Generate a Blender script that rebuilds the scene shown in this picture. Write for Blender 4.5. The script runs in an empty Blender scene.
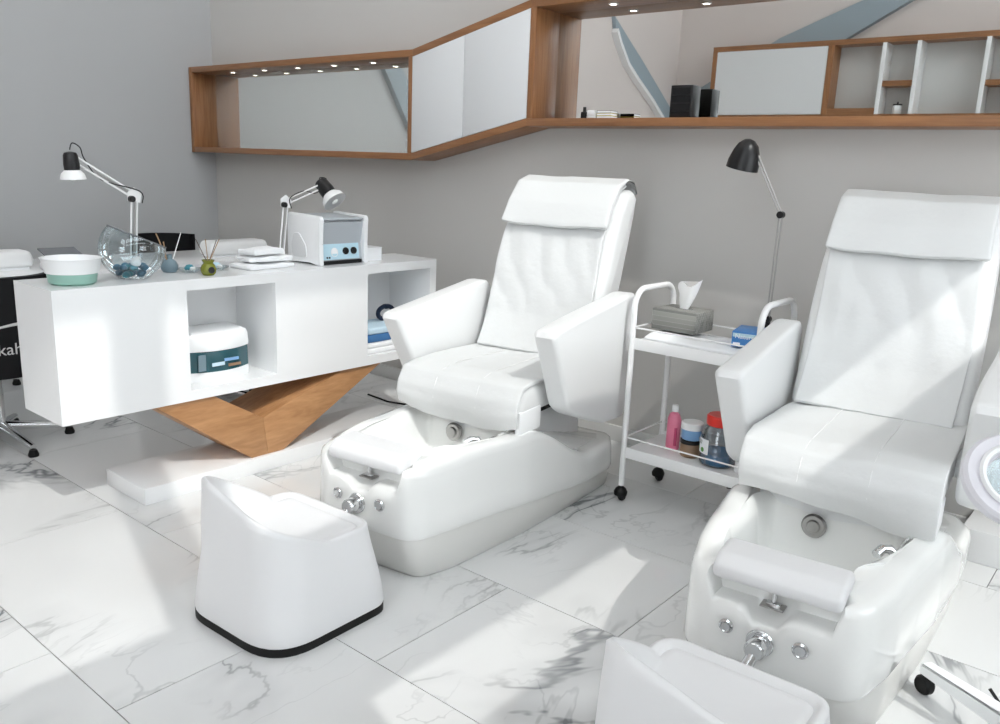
import bpy, bmesh, math, random
from math import sin, cos, pi, radians, sqrt
from mathutils import Vector, Matrix, noise

scene = bpy.context.scene
COL = scene.collection
random.seed(7)

# ------------------------------------------------------------------ camera
F_PX = 830.68
yaw, pit, rol = radians(39.39), radians(13.22), radians(2.31)
fw = Vector((-sin(yaw)*cos(pit), cos(yaw)*cos(pit), -sin(pit)))
rt = Vector((cos(yaw), sin(yaw), 0)); up = rt.cross(fw)
rt2 = rt*cos(rol) + up*sin(rol); up2 = up*cos(rol) - rt*sin(rol)
cd = bpy.data.cameras.new('camera'); cam = bpy.data.objects.new('camera', cd); COL.objects.link(cam)
M = Matrix((rt2, up2, -fw)).transposed().to_4x4(); M.translation = Vector((0, 0, 1.4))
cam.matrix_world = M
cd.sensor_fit = 'HORIZONTAL'; cd.sensor_width = 36.0; cd.lens = 36.0*F_PX/1000.0
cd.clip_start = 0.02
scene.camera = cam

# ------------------------------------------------------------------ light and exposure
w = bpy.data.worlds.new('sky'); scene.world = w; w.use_nodes = True
bg = w.node_tree.nodes['Background']
bg.inputs[0].default_value = (0.93, 0.965, 1.0, 1); bg.inputs[1].default_value = 6.4
SUN = Vector((-0.33, 0.11, -0.40)).normalized()
sd = bpy.data.lights.new('sun', 'SUN'); sd.energy = 2.3; sd.angle = radians(0.5); sd.color = (1.0, 0.97, 0.93)
sun = bpy.data.objects.new('sun', sd); COL.objects.link(sun)
sun.location = (6, -3, 9); sun.rotation_euler = SUN.to_track_quat('-Z', 'Y').to_euler()
scene.view_settings.view_transform = 'Standard'; scene.view_settings.look = 'None'
scene.view_settings.gamma = 1.0; scene.view_settings.use_curve_mapping = False
scene.view_settings.exposure = -0.38
try:
    scene.cycles.max_bounces = 10; scene.cycles.diffuse_bounces = 6; scene.cycles.glossy_bounces = 6
    scene.cycles.transparent_max_bounces = 12; scene.cycles.caustics_reflective = False
    scene.cycles.caustics_refractive = False; scene.cycles.sample_clamp_indirect = 8.0
except Exception: pass

# ------------------------------------------------------------------ materials
MAT = {}
def mat(name, col=(.8, .8, .8), rough=.5, metal=0., spec=.5, coat=0., emit=None, es=1., bump=None, alpha=None):
    m = bpy.data.materials.new(name); m.use_nodes = True
    nt = m.node_tree; b = nt.nodes['Principled BSDF']
    b.inputs['Base Color'].default_value = (*col, 1); b.inputs['Roughness'].default_value = rough
    b.inputs['Metallic'].default_value = metal; b.inputs['Specular IOR Level'].default_value = spec
    b.inputs['Coat Weight'].default_value = coat
    if emit: b.inputs['Emission Color'].default_value = (*emit, 1); b.inputs['Emission Strength'].default_value = es
    if bump:
        sc_, st, di = bump
        tc = nt.nodes.new('ShaderNodeTexCoord'); nz = nt.nodes.new('ShaderNodeTexNoise'); bp = nt.nodes.new('ShaderNodeBump')
        nz.inputs['Scale'].default_value = sc_; nz.inputs['Detail'].default_value = 3
        bp.inputs['Strength'].default_value = st; bp.inputs['Distance'].default_value = di
        nt.links.new(tc.outputs['Object'], nz.inputs['Vector']); nt.links.new(nz.outputs['Fac'], bp.inputs['Height'])
        nt.links.new(bp.outputs['Normal'], b.inputs['Normal'])
    MAT[name] = m; return m
def thin_glass(name, tint=(1, 1, 1), gloss=.12):
    m = bpy.data.materials.new(name); m.use_nodes = True; nt = m.node_tree; nt.nodes.clear()
    o = nt.nodes.new('ShaderNodeOutputMaterial'); mx = nt.nodes.new('ShaderNodeMixShader')
    t = nt.nodes.new('ShaderNodeBsdfTransparent'); g = nt.nodes.new('ShaderNodeBsdfGlossy'); lw = nt.nodes.new('ShaderNodeLayerWeight')
    ma = nt.nodes.new('ShaderNodeMath'); ma.operation = 'MULTIPLY_ADD'; ma.inputs[1].default_value = .7; ma.inputs[2].default_value = gloss*.3
    lw.inputs[0].default_value = gloss + .1
    t.inputs[0].default_value = (*tint, 1); g.inputs[0].default_value = (.9, .9, .9, 1); g.inputs['Roughness'].default_value = .03
    nt.links.new(lw.outputs['Fresnel'], ma.inputs[0]); nt.links.new(ma.outputs[0], mx.inputs[0])
    nt.links.new(t.outputs[0], mx.inputs[1]); nt.links.new(g.outputs[0], mx.inputs[2]); nt.links.new(mx.outputs[0], o.inputs[0])
    MAT[name] = m; return m

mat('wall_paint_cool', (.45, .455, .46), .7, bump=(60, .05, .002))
mat('wall_paint', (.57, .557, .538), .7, bump=(60, .05, .002))
mat('wall_paint_warm', (.66, .60, .575), .7)
mat('wall_light', (.6, .6, .59), .7)
mat('ceiling_paint', (.85, .85, .84), .8)
mat('grout', (.22, .22, .22), .7)
mat('base_white', (.62, .62, .61), .45)
mat('desk_white', (.84, .845, .85), .22, coat=.2)
mat('door_white', (.72, .73, .74), .3)
mat('tinted_glass', (.93, .95, .92), .02, metal=.8)
mat('mirror', (.88, .90, .89), .01, metal=1.)
mat('leather', (.80, .805, .805), .38, bump=(220, .06, .001))
mat('leather_lilac', (.80, .80, .81), .38, bump=(220, .05, .001))
mat('cover', (.70, .71, .71), .62, bump=(38, .25, .006))
mat('acrylic', (.91, .915, .90), .12, coat=.4)
mat('skirt', (.74, .735, .71), .3)
mat('chrome', (.75, .76, .77), .12, metal=1.)
mat('brushed', (.42, .41, .40), .3, metal=1.)
mat('black', (.009, .009, .010), .35, spec=.35)
mat('black_soft', (.008, .008, .009), .6, spec=.2)
mat('rubber', (.009, .009, .009), .5, spec=.25)
mat('white_metal', (.86, .86, .86), .3)
mat('white_plastic', (.86, .87, .88), .28)
mat('lilac_plastic', (.74, .73, .78), .3)
mat('mint', (.27, .47, .40), .4)
mat('grey_panel', (.42, .45, .48), .35)
mat('pale_blue', (.50, .70, .80), .35)
mat('teal_window', (.02, .085, .105), .08, coat=.5)
mat('navy', (.008, .02, .05), .8)
mat('blue_towel', (.05, .16, .36), .9)
mat('paleblue_towel', (.55, .70, .80), .9)
mat('white_cloth', (.86, .87, .88), .9, bump=(90, .2, .003))
mat('tissue', (.9, .9, .9), .9)
mat('pink_shaded', (.50, .05, .14), .4)
mat('pink', (.78, .22, .34), .35)
mat('red', (.70, .03, .02), .3)
mat('blue_gel', (.05, .33, .72), .25)
mat('amber', (.28, .18, .11), .3)
mat('lightblue_gel', (.22, .40, .66), .3)
mat('print_blue', (.05, .22, .55), .4)
mat('print_green', (.08, .28, .04), .4)
mat('print_white', (.85, .87, .9), .5)
mat('print_grey', (.45, .47, .48), .5)
mat('olive', (.17, .19, .01), .25, coat=.3)
mat('bluegrey', (.17, .24, .28), .45)
mat('stair_blue', (.30, .36, .40), .6)
mat('stick', (.42, .27, .15), .7)
mat('stick_dark', (.12, .08, .06), .7)
mat('stone_blue', (.03, .16, .26), .35)
mat('stone_teal', (.05, .26, .32), .35)
mat('shell', (.85, .86, .86), .4)
mat('smoke_plastic', (.16, .17, .18), .15)
mat('yellow', (.55, .48, .08), .5)
mat('lamp_glow', (1, 1, 1), .5, emit=(1, .93, .80), es=14)
mat('bulb', (.95, .95, .92), .4)
mat('logo_white', (.55, .55, .55), .6)
thin_glass('window_glass', (.97, .98, .98), .06)
thin_glass('clear_glass', (.86, .92, .94), .2)
thin_glass('jar_glass', (.80, .82, .84), .2)

def wood(name, c1, c2, scale=(1, 1, 1), rough=.38):
    m = mat(name, c1, rough); nt = m.node_tree; b = nt.nodes['Principled BSDF']
    tc = nt.nodes.new('ShaderNodeTexCoord'); mp = nt.nodes.new('ShaderNodeMapping'); nz = nt.nodes.new('ShaderNodeTexNoise')
    n2 = nt.nodes.new('ShaderNodeTexNoise'); cr = nt.nodes.new('ShaderNodeValToRGB'); mx = nt.nodes.new('ShaderNodeMath'); mx.operation = 'MULTIPLY_ADD'
    mp.inputs['Scale'].default_value = scale
    nz.inputs['Scale'].default_value = 3; nz.inputs['Detail'].default_value = 8; nz.inputs['Distortion'].default_value = 1.2
    n2.inputs['Scale'].default_value = 14; n2.inputs['Detail'].default_value = 4
    mx.inputs[1].default_value = .45
    cr.color_ramp.elements[0].position = .42; cr.color_ramp.elements[0].color = (*c1, 1)
    cr.color_ramp.elements[1].position = .95; cr.color_ramp.elements[1].color = (*c2, 1)
    L = nt.links.new
    L(tc.outputs['Object'], mp.inputs['Vector']); L(mp.outputs[0], nz.inputs['Vector']); L(mp.outputs[0], n2.inputs['Vector'])
    L(n2.outputs['Fac'], mx.inputs[0]); L(nz.outputs['Fac'], mx.inputs[2]); L(mx.outputs[0], cr.inputs[0]); L(cr.outputs[0], b.inputs['Base Color'])
    return m
wood('wood_x', (.20, .085, .034), (.33, .155, .066), (.6, 9, 9))
wood('wood_z', (.20, .082, .032), (.36, .17, .072), (9, 9, .6))
wood('wood_leg', (.33, .155, .062), (.52, .28, .13), (10, 1.2, 6))

def marble():
    m = mat('marble', (.8, .8, .8), .09); nt = m.node_tree; b = nt.nodes['Principled BSDF']; L = nt.links.new
    N = nt.nodes.new
    tc = N('ShaderNodeTexCoord'); oi = N('ShaderNodeObjectInfo'); cb = N('ShaderNodeVectorMath'); cb.operation = 'MULTIPLY_ADD'
    cb.inputs[1].default_value = (1, 1, 1)
    sx = N('ShaderNodeMath'); sx.operation = 'MULTIPLY'; sx.inputs[1].default_value = 83.0
    L(oi.outputs['Random'], sx.inputs[0]); L(tc.outputs['Object'], cb.inputs[0]); L(sx.outputs[0], cb.inputs[2])
    mp = N('ShaderNodeMapping'); mp.inputs['Rotation'].default_value = (0, 0, radians(38)); mp.inputs['Scale'].default_value = (1.0, .55, 1)
    L(cb.outputs[0], mp.inputs['Vector'])
    def vein(scale, dist, width, detail):
        nz = N('ShaderNodeTexNoise'); nz.inputs['Scale'].default_value = scale; nz.inputs['Detail'].default_value = detail
        nz.inputs['Roughness'].default_value = .55; nz.inputs['Distortion'].default_value = dist
        L(mp.outputs[0], nz.inputs['Vector'])
        s = N('ShaderNodeMath'); s.operation = 'SUBTRACT'; s.inputs[1].default_value = .5; L(nz.outputs['Fac'], s.inputs[0])
        a = N('ShaderNodeMath'); a.operation = 'ABSOLUTE'; L(s.outputs[0], a.inputs[0])
        r = N('ShaderNodeMapRange'); r.interpolation_type = 'SMOOTHSTEP'
        r.inputs['From Min'].default_value = 0; r.inputs['From Max'].default_value = width
        r.inputs['To Min'].default_value = 1; r.inputs['To Max'].default_value = 0; L(a.outputs[0], r.inputs['Value'])
        return r.outputs[0]
    v1 = vein(1.0, .8, .0095, 6); v2 = vein(2.1, .7, .010, 5); v3 = vein(1.0, .8, .06, 4)
    mk = N('ShaderNodeTexNoise'); mk.inputs['Scale'].default_value = 1.4; L(cb.outputs[0], mk.inputs['Vector'])
    mr = N('ShaderNodeMapRange'); mr.inputs['From Min'].default_value = .43; mr.inputs['From Max'].default_value = .63; L(mk.outputs['Fac'], mr.inputs['Value'])
    def mul(a, k):
        q = N('ShaderNodeMath'); q.operation = 'MULTIPLY'; L(a, q.inputs[0])
        if isinstance(k, float): q.inputs[1].default_value = k
        else: L(k, q.inputs[1])
        return q.outputs[0]
    def add(a, c):
        q = N('ShaderNodeMath'); q.operation = 'ADD'; L(a, q.inputs[0]); L(c, q.inputs[1]); return q.outputs[0]
    tot = add(add(mul(mul(v1, mr.outputs[0]), .74), mul(mul(v2, mr.outputs[0]), .26)), mul(mul(v3, mr.outputs[0]), .25))
    mx = N('ShaderNodeMix'); mx.data_type = 'RGBA'; mx.clamp_factor = True
    mx.inputs[6].default_value = (.73, .735, .735, 1); mx.inputs[7].default_value = (.19, .20, .21, 1)
    L(tot, mx.inputs[0]); L(mx.outputs[2], b.inputs['Base Color'])
    return m
marble()

# ------------------------------------------------------------------ mesh helpers
def link(o, parent=None):
    COL.objects.link(o)
    if parent is not None: o.parent = parent
    return o
def mesh_obj(name, verts, faces, m, parent=None, smooth=False, loc=None):
    me = bpy.data.meshes.new(name); me.from_pydata([tuple(v) for v in verts], [], faces); me.update()
    bm = bmesh.new(); bm.from_mesh(me); bmesh.ops.recalc_face_normals(bm, faces=bm.faces); bm.to_mesh(me); bm.free()
    if smooth: me.shade_smooth()
    me.materials.append(MAT[m])
    o = bpy.data.objects.new(name, me)
    if loc: o.location = loc
    return link(o, parent)
def bm_obj(name, bm, m, parent=None, smooth=None, loc=None):
    bmesh.ops.recalc_face_normals(bm, faces=bm.faces)
    me = bpy.data.meshes.new(name); bm.to_mesh(me); bm.free()
    me.materials.append(MAT[m])
    if smooth is not None:
        me.shade_smooth()
        try: me.set_sharp_from_angle(angle=radians(smooth))
        except Exception: pass
    o = bpy.data.objects.new(name, me)
    if loc: o.location = loc
    return link(o, parent)
def empty(name, loc=(0, 0, 0), rz=0):
    o = bpy.data.objects.new(name, None); o.location = loc; o.rotation_euler = (0, 0, rz); o.empty_display_size = .1
    return link(o)
def tag(o, label, cat=None, group=None, kind=None):
    o['label'] = label
    if cat: o['category'] = cat
    if group: o['group'] = group
    if kind: o['kind'] = kind
    return o
def bbox(bm, x0, x1, y0, y1, z0, z1, bev=0, seg=2):
    r = bmesh.ops.create_cube(bm, size=1)
    vs = r['verts']
    for v in vs:
        v.co = Vector(((x0+x1)/2 + v.co.x*(x1-x0), (y0+y1)/2 + v.co.y*(y1-y0), (z0+z1)/2 + v.co.z*(z1-z0)))
    if bev:
        es = list({e for v in vs for e in v.link_edges})
        bmesh.ops.bevel(bm, geom=es, offset=bev, segments=seg, profile=.5, affect='EDGES')
def box(name, x0, x1, y0, y1, z0, z1, m, parent=None, bev=0, seg=2):
    bm = bmesh.new(); bbox(bm, x0, x1, y0, y1, z0, z1, bev, seg)
    return bm_obj(name, bm, m, parent, smooth=40 if bev else None)
def boxes(name, lst, m, parent=None, bev=0):
    bm = bmesh.new()
    for b in lst: bbox(bm, *b, bev)
    return bm_obj(name, bm, m, parent, smooth=40 if bev else None)
def tube_bm(bm, pts, r, n=10, closed=False, rfun=None):
    pts = [Vector(p) for p in pts]; rings = []; K = len(pts); prev = None
    for i, p in enumerate(pts):
        if closed: t = pts[(i+1) % K] - pts[i-1]
        else: t = pts[min(i+1, K-1)] - pts[max(i-1, 0)]
        t.normalize()
        if prev is None:
            a = Vector((0, 0, 1)) if abs(t.z) < .9 else Vector((1, 0, 0))
            u = t.cross(a).normalized()
        else:
            u = (prev - t*prev.dot(t))
            u = u.normalized() if u.length > 1e-6 else t.cross(Vector((0, 0, 1))).normalized()
        prev = u; v = t.cross(u)
        rr = rfun(i/(K-1)) if rfun else r
        rings.append([bm.verts.new(p + (u*cos(2*pi*k/n) + v*sin(2*pi*k/n))*rr) for k in range(n)])
    for i in range(K if closed else K-1):
        A, B = rings[i], rings[(i+1) % K]
        for k in range(n): bm.faces.new((A[k], A[(k+1) % n], B[(k+1) % n], B[k]))
    if not closed:
        bm.faces.new(rings[0]); bm.faces.new(rings[-1])
def tube(name, pts, r, m, parent=None, n=10, closed=False, rfun=None):
    bm = bmesh.new(); tube_bm(bm, pts, r, n, closed, rfun)
    return bm_obj(name, bm, m, parent, smooth=50)
def lathe_bm(bm, prof, n=28, c=(0, 0, 0), rot=None, sx=1, sy=1):
    R = rot or Matrix.Identity(3); c = Vector(c); rings = []
    for r, z in prof:
        if r < 1e-5: rings.append([bm.verts.new(c + R @ Vector((0, 0, z)))])
        else: rings.append([bm.verts.new(c + R @ Vector((r*cos(2*pi*k/n)*sx, r*sin(2*pi*k/n)*sy, z))) for k in range(n)])
    for A, B in zip(rings, rings[1:]):
        for k in range(n):
            k2 = (k+1) % n
            if len(A) == 1 and len(B) == 1: continue
            if len(A) == 1: bm.faces.new((A[0], B[k], B[k2]))
            elif len(B) == 1: bm.faces.new((A[k], A[k2], B[0]))
            else: bm.faces.new((A[k], A[k2], B[k2], B[k]))
    for Rg in (rings[0], rings[-1]):
        if len(Rg) > 2 and prof[0] != prof[-1]: bm.faces.new(Rg)
def lathe(name, prof, m, parent=None, n=28, c=(0, 0, 0), rot=None, sx=1, sy=1, sharp=35):
    bm = bmesh.new(); lathe_bm(bm, prof, n, c, rot, sx, sy)
    return bm_obj(name, bm, m, parent, smooth=sharp)
def round_poly(P, rad, seg=5):
    """round the corners of a 2-D polygon; rad number or list"""
    out = []; n = len(P)
    for i in range(n):
        p = Vector(P[i]); a = Vector(P[i-1]); b = Vector(P[(i+1) % n])
        r = rad[i] if isinstance(rad, (list, tuple)) else rad
        if r <= 0: out.append(p.copy()); continue
        d1 = (a-p); d2 = (b-p); l1, l2 = d1.length, d2.length; d1.normalize(); d2.normalize()
        ang = d1.angle(d2)
        t = min(r/math.tan(ang/2) if ang > .01 else 0, l1*.48, l2*.48)
        q1, q2 = p + d1*t, p + d2*t
        for k in range(seg+1):
            s = k/seg; out.append(q1*(1-s)**2 + p*2*s*(1-s) + q2*s*s)
    return out
def resample(P, n, closed=True):
    P = [Vector(p) for p in P]
    Q = P + [P[0]] if closed else P
    d = [0]
    for a, b in zip(Q, Q[1:]): d.append(d[-1] + (b-a).length)
    out = []; j = 0; m = n if closed else n-1
    for i in range(n):
        s = d[-1]*i/m
        while j < len(d)-2 and d[j+1] < s: j += 1
        f = (s-d[j])/max(d[j+1]-d[j], 1e-9); out.append(Q[j].lerp(Q[j+1], min(max(f, 0), 1)))
    return out
def offset_poly(P, ins):
    """move a closed 2-D polygon inwards by ins"""
    n = len(P); area = sum(P[i-1].x*P[i].y - P[i].x*P[i-1].y for i in range(n)); sg = 1 if area > 0 else -1
    out = []
    for i in range(n):
        t = (P[(i+1) % n] - P[i-1]); t = t.normalized() if t.length > 1e-9 else Vector((1, 0))
        nn = Vector((-t.y, t.x))*sg; out.append(P[i] + nn*ins)
    return out
def pillow(name, prof, hw, er, m, parent=None, np_=64, nx=1, esg=4, deform=None, x0=0, rnd=None, axis='x'):
    """a solid whose (y,z) section is prof, extruded over x0-hw..x0+hw with rounded ends"""
    P = [Vector(p) for p in prof]
    if rnd is not None: P = round_poly(P, rnd)
    P = resample(P, np_); secs = []
    for k in range(esg, -1, -1):
        a = pi/2*k/esg; secs.append((-hw + er*(1-sin(a)), er*(1-cos(a))))
    for k in range(1, nx): secs.append((-hw + er + (2*hw-2*er)*k/nx, 0))
    secs += [(-x, i) for x, i in reversed(secs[:esg+1])]
    bm = bmesh.new(); rings = []
    for x, ins in secs:
        Q = offset_poly(P, ins) if ins > 1e-6 else P
        ring = []
        for q in Q:
            v = Vector((x0+x, q.x, q.y))
            if deform: v = deform(v)
            if axis == 'y': v = Vector((v.y, v.x, v.z))
            ring.append(bm.verts.new(v))
        rings.append(ring)
    n = len(P)
    for A, B in zip(rings, rings[1:]):
        for k in range(n): bm.faces.new((A[k], A[(k+1) % n], B[(k+1) % n], B[k]))
    bm.faces.new(rings[0]); bm.faces.new(rings[-1])
    return bm_obj(name, bm, m, parent, smooth=50)
def loft(name, rings, m, parent=None, cap0=True, cap1=True, sharp=50):
    bm = bmesh.new(); R = [[bm.verts.new(v) for v in r] for r in rings]; n = len(R[0])
    for A, B in zip(R, R[1:]):
        for k in range(n): bm.faces.new((A[k], A[(k+1) % n], B[(k+1) % n], B[k]))
    if cap0: bm.faces.new(R[0])
    if cap1: bm.faces.new(R[-1])
    return bm_obj(name, bm, m, parent, smooth=sharp)
def prism(name, P, a, b, m, parent=None, axis='x', bev=0):
    """polygon extruded along an axis between a and b; P in the other two axes"""
    bm = bmesh.new()
    def mk(u, v, s): return {'x': (s, u, v), 'y': (u, s, v), 'z': (u, v, s)}[axis]
    A = [bm.verts.new(mk(u, v, a)) for u, v in P]; B = [bm.verts.new(mk(u, v, b)) for u, v in P]; n = len(P)
    bm.faces.new(A); bm.faces.new(list(reversed(B)))
    for k in range(n): bm.faces.new((A[k], B[k], B[(k+1) % n], A[(k+1) % n]))
    if bev: bmesh.ops.bevel(bm, geom=list(bm.edges), offset=bev, segments=2, profile=.5, affect='EDGES')
    return bm_obj(name, bm, m, parent, smooth=40 if bev else None)
def text_mesh(name, body, size, m, parent, mw, ext=.0006):
    cu = bpy.data.curves.new(name, 'FONT'); cu.body = body; cu.size = size; cu.extrude = ext; cu.align_x = 'CENTER'; cu.align_y = 'CENTER'
    cu.resolution_u = 3
    t = bpy.data.objects.new(name, cu); COL.objects.link(t)
    dg = bpy.context.evaluated_depsgraph_get(); me = bpy.data.meshes.new_from_object(t.evaluated_get(dg))
    COL.objects.unlink(t); bpy.data.objects.remove(t)
    me.transform(mw); me.materials.clear(); me.materials.append(MAT[m])
    return link(bpy.data.objects.new(name, me), parent)
def frame(o, xd, yd):
    """matrix with origin o, text x along xd, text y along yd"""
    xd = Vector(xd).normalized(); yd = Vector(yd).normalized(); zd = xd.cross(yd)
    m = Matrix((xd, yd, zd)).transposed().to_4x4(); m.translation = Vector(o); return m
def copy_tree(o, parent=None):
    c = o.copy(); COL.objects.link(c); c.parent = parent
    for ch in list(o.children): copy_tree(ch, c)
    return c
def smooth_path(P, k=5):
    out = []; P = [Vector(p) for p in P]; n = len(P)
    for i in range(n-1):
        a, b, c, d = P[max(i-1, 0)], P[i], P[i+1], P[min(i+2, n-1)]
        for j in range(k):
            t = j/k; out.append(.5*((2*b)+(c-a)*t+(2*a-5*b+4*c-d)*t*t+(3*b-a-3*c+d)*t**3))
    return out+[P[-1]]
def rot_to(d):
    return Vector((0, 0, 1)).rotation_difference(Vector(d).normalized()).to_matrix()
def smooth01(a, b, x):
    t = min(max((x-a)/(b-a), 0), 1); return t*t*(3-2*t)

# ------------------------------------------------------------------ the room
YB, XL, XR, YF, ZC = 3.68, -5.96, 1.0, -3.55, 6.2
fl = tag(box('floor', XL-.2, XR+.2, YF-.2, YB+.2, -.12, -.004, 'grout'), 'polished white marble floor tiles with grey veins and thin dark joints', 'floor', kind='structure')
tile_me = None
def add_tile(x0, x1, y0, y1, full):
    global tile_me
    g = .0016
    if full and tile_me:
        o = bpy.data.objects.new('tile', tile_me); link(o, fl)
    else:
        hx, hy = (x1-x0)/2-g, (y1-y0)/2-g
        o = box('tile', -hx, hx, -hy, hy, -.009, 0, 'marble', fl)
        if full: tile_me = o.data
    o.location = ((x0+x1)/2, (y0+y1)/2, 0)
JX = {0: -1.918, 1: -1.600, 2: -1.158, 3: -.76, 4: -.36, -1: -2.30, -2: -1.30, -3: -1.7, -4: -2.1, -5: -1.4, -6: -.9, -7: -1.7, -8: -2.2}
for k in range(-8, 5):
    ya, yb = .838+.6*k, .838+.6*(k+1)
    if yb < YF or ya > YB: continue
    ya, yb = max(ya, YF), min(yb, YB)
    j = JX[k]; xs = [j+1.2*i for i in range(-8, 9)]
    for a in xs:
        xa, xb = max(a, XL), min(a+1.2, XR)
        if xb-xa < .02: continue
        add_tile(xa, xb, ya, yb, abs(xb-xa-1.2) < 1e-6 and abs(yb-ya-.6) < 1e-6)
tag(box('ceiling', XL-.2, XR+.2, YF-.2, YB+.2, ZC, ZC+.15, 'ceiling_paint'), 'plain white ceiling high above the salon', 'ceiling', kind='structure')
tag(box('wall_back', XL-.2, XR+.2, YB, YB+.15, -.12, ZC, 'wall_paint'), 'plain warm grey wall behind the white spa chairs', 'wall', kind='structure')
tag(box('wall_left_far', XL-.15, XL, YF, 0, -.12, ZC, 'wall_paint_warm'), 'warm pale wall beyond the work table, seen in the mirror', 'wall', kind='structure')
tag(box('wall_left', XL-.15, XL, 0, YB, -.12, ZC, 'wall_paint_cool'), 'plain cool grey wall beyond the white desk', 'wall', kind='structure')
# right wall: a tall shop front; openings (y0,y1,z0,z1)
OPEN = [(1.6, 3.45, .85, 2.12), (-3.1, .32, 2.67, 3.16), (.42, 3.45, 2.67, 3.16), (-3.1, .10, 3.85, 5.9), (.22, 3.45, 3.85, 5.9)]
def wall_with_holes(name, x0, x1, ya, yb, za, zb, holes, m, ax):
    ys = sorted({ya, yb, *[h[0] for h in holes], *[h[1] for h in holes]}); zs = sorted({za, zb, *[h[2] for h in holes], *[h[3] for h in holes]})
    bm = bmesh.new()
    for i in range(len(ys)-1):
        for j in range(len(zs)-1):
            cy, cz = (ys[i]+ys[i+1])/2, (zs[j]+zs[j+1])/2
            if any(h[0] < cy < h[1] and h[2] < cz < h[3] for h in holes): continue
            if ax == 'x': bbox(bm, x0, x1, ys[i], ys[i+1], zs[j], zs[j+1])
            else: bbox(bm, ys[i], ys[i+1], x0, x1, zs[j], zs[j+1])
    return bm_obj(name, bm, m)
tag(wall_with_holes('wall_right', XR, XR+.12, YF, YB, -.12, ZC, OPEN, 'wall_light', 'x'), 'pale wall pierced by tall shop windows', 'wall', kind='structure')
FOPEN = [(-1.0, .92, .2, 5.8)]
tag(wall_with_holes('wall_front', YF-.12, YF, XL, XR, -.12, ZC, FOPEN, 'wall_paint_warm', 'y'), 'warm grey wall opposite the spa chairs', 'wall', kind='structure')
wn = 0
def window(o, ax):
    global wn; wn += 1
    a0, a1, z0, z1 = o; t = .04
    r = tag(empty('window_%d' % wn, ((XR+.06, (a0+a1)/2, z0) if ax == 'x' else ((a0+a1)/2, YF-.06, z0))), 'clear shop window with slim white frame, pane %s' % ['beside the magnifier stand, low', 'nearer the opposite wall, middle strip', 'beside the magnifier stand, middle strip', 'nearer the opposite wall, top', 'beside the magnifier stand, top', 'in the opposite wall'][wn-1], 'window', kind='structure')
    h = (a1-a0)/2; H = z1-z0
    if ax == 'x':
        boxes('window_frame', [(-.03, .03, -h, -h+t, 0, H), (-.03, .03, h-t, h, 0, H), (-.03, .03, -h+t, h-t, 0, t), (-.03, .03, -h+t, h-t, H-t, H)], 'white_metal', r)
        box('pane', -.003, .003, -h+t, h-t, t, H-t, 'window_glass', r)
    else:
        boxes('window_frame', [(-h, -h+t, -.03, .03, 0, H), (h-t, h, -.03, .03, 0, H), (-h+t, h-t, -.03, .03, 0, t), (-h+t, h-t, -.03, .03, H-t, H)], 'white_metal', r)
        box('pane', -h+t, h-t, -.003, .003, t, H-t, 'window_glass', r)
for o in OPEN: window(o, 'x')
for o in FOPEN: window(o, 'y')
tag(box('baseboard_back', XL+.02, -.52, YB-.016, YB, 0, .085, 'base_white', bev=.004), 'low pale skirting board along the back wall', 'baseboard', kind='structure')
tag(box('baseboard_left', XL, XL+.016, YF, YB-.02, 0, .085, 'base_white', bev=.004), 'low pale skirting board along the left wall', 'baseboard', kind='structure')
tag(box('trim_1', -.50, .95, 3.43, YB, 0, .13, 'desk_white', bev=.006), 'low white boxed ledge at the foot of the back wall behind the magnifier stand', 'ledge', kind='structure')

mat('panel_glow', (1, 1, 1), .5, emit=(1, .98, .95), es=3.2)  # unseen glowing panels overhead, added as ambient fill for the room
for i, (px, py) in enumerate(((-5.1, .6), (-5.1, 2.6), (-3.5, .6), (-3.5, 2.6), (-1.9, .6), (-1.9, 2.6))):
    cl = empty('fill_light_panel', (px, py, ZC)); tag(cl, 'added square white fill panel overhead, above the %s' % ('work table, by the left wall', 'work table, by the back wall', 'desk, nearer the opposite wall', 'desk, by the back wall', 'floor before the spa chairs', 'spa chairs')[i], 'fill light', 'added fill panels')
    boxes('housing', [(-.5, .5, -.5, -.47, -.06, -.001), (-.5, .5, .47, .5, -.06, -.001), (-.5, -.47, -.47, .47, -.06, -.001), (.47, .5, -.47, .47, -.06, -.001)], 'white_metal', cl)
    box('diffuser', -.47, .47, -.47, .47, -.05, -.04, 'panel_glow', cl)
# ------------------------------------------------------------------ zigzag wall shelf on the back wall
sh = empty('wall_shelf', (-3.6, YB, 1.41)); O = Vector((-3.6, YB, 1.41))
tag(sh, 'long zigzag oak wall shelf with mirror backs and white doors on the back wall', 'shelf')
D0, D1 = -.205, -.002                        # local y of front and back
xa, xb, xc_, xd = XL+.012-O.x, -3.585-O.x, -2.745-O.x, .9-O.x
zl0, zl1 = .008, .615                         # left run bottom / top
zr0, zr1 = .198, .805                         # right run bottom / top
T = .038
def sx(name, P, m, par=sh, y0=D0, y1=D1): return prism(name, P, y0, y1, m, par, axis='y', bev=.0015)
sx('side_board', [(xa, zl0), (xa+T, zl0), (xa+T, zl1), (xa, zl1)], 'wood_z')
sx('top_board', [(xa+T, zl1-T), (xb, zl1-T), (xb, zl1), (xa+T, zl1)], 'wood_x')
sx('bottom_board', [(xa+T, zl0), (xb, zl0), (xb, zl0+T), (xa+T, zl0+T)], 'wood_x')
sx('divider_board', [(xb-.03, zl0+T), (xb, zl0+T), (xb, zl1-T), (xb-.03, zl1-T)], 'wood_z')
sx('top_board', [(xb, zl1-T), (xc_, zr1-T), (xc_, zr1), (xb, zl1)], 'wood_x')
sx('bottom_board', [(xb, zl0), (xc_, zr0), (xc_, zr0+T), (xb, zl0+T)], 'wood_x')
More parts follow.
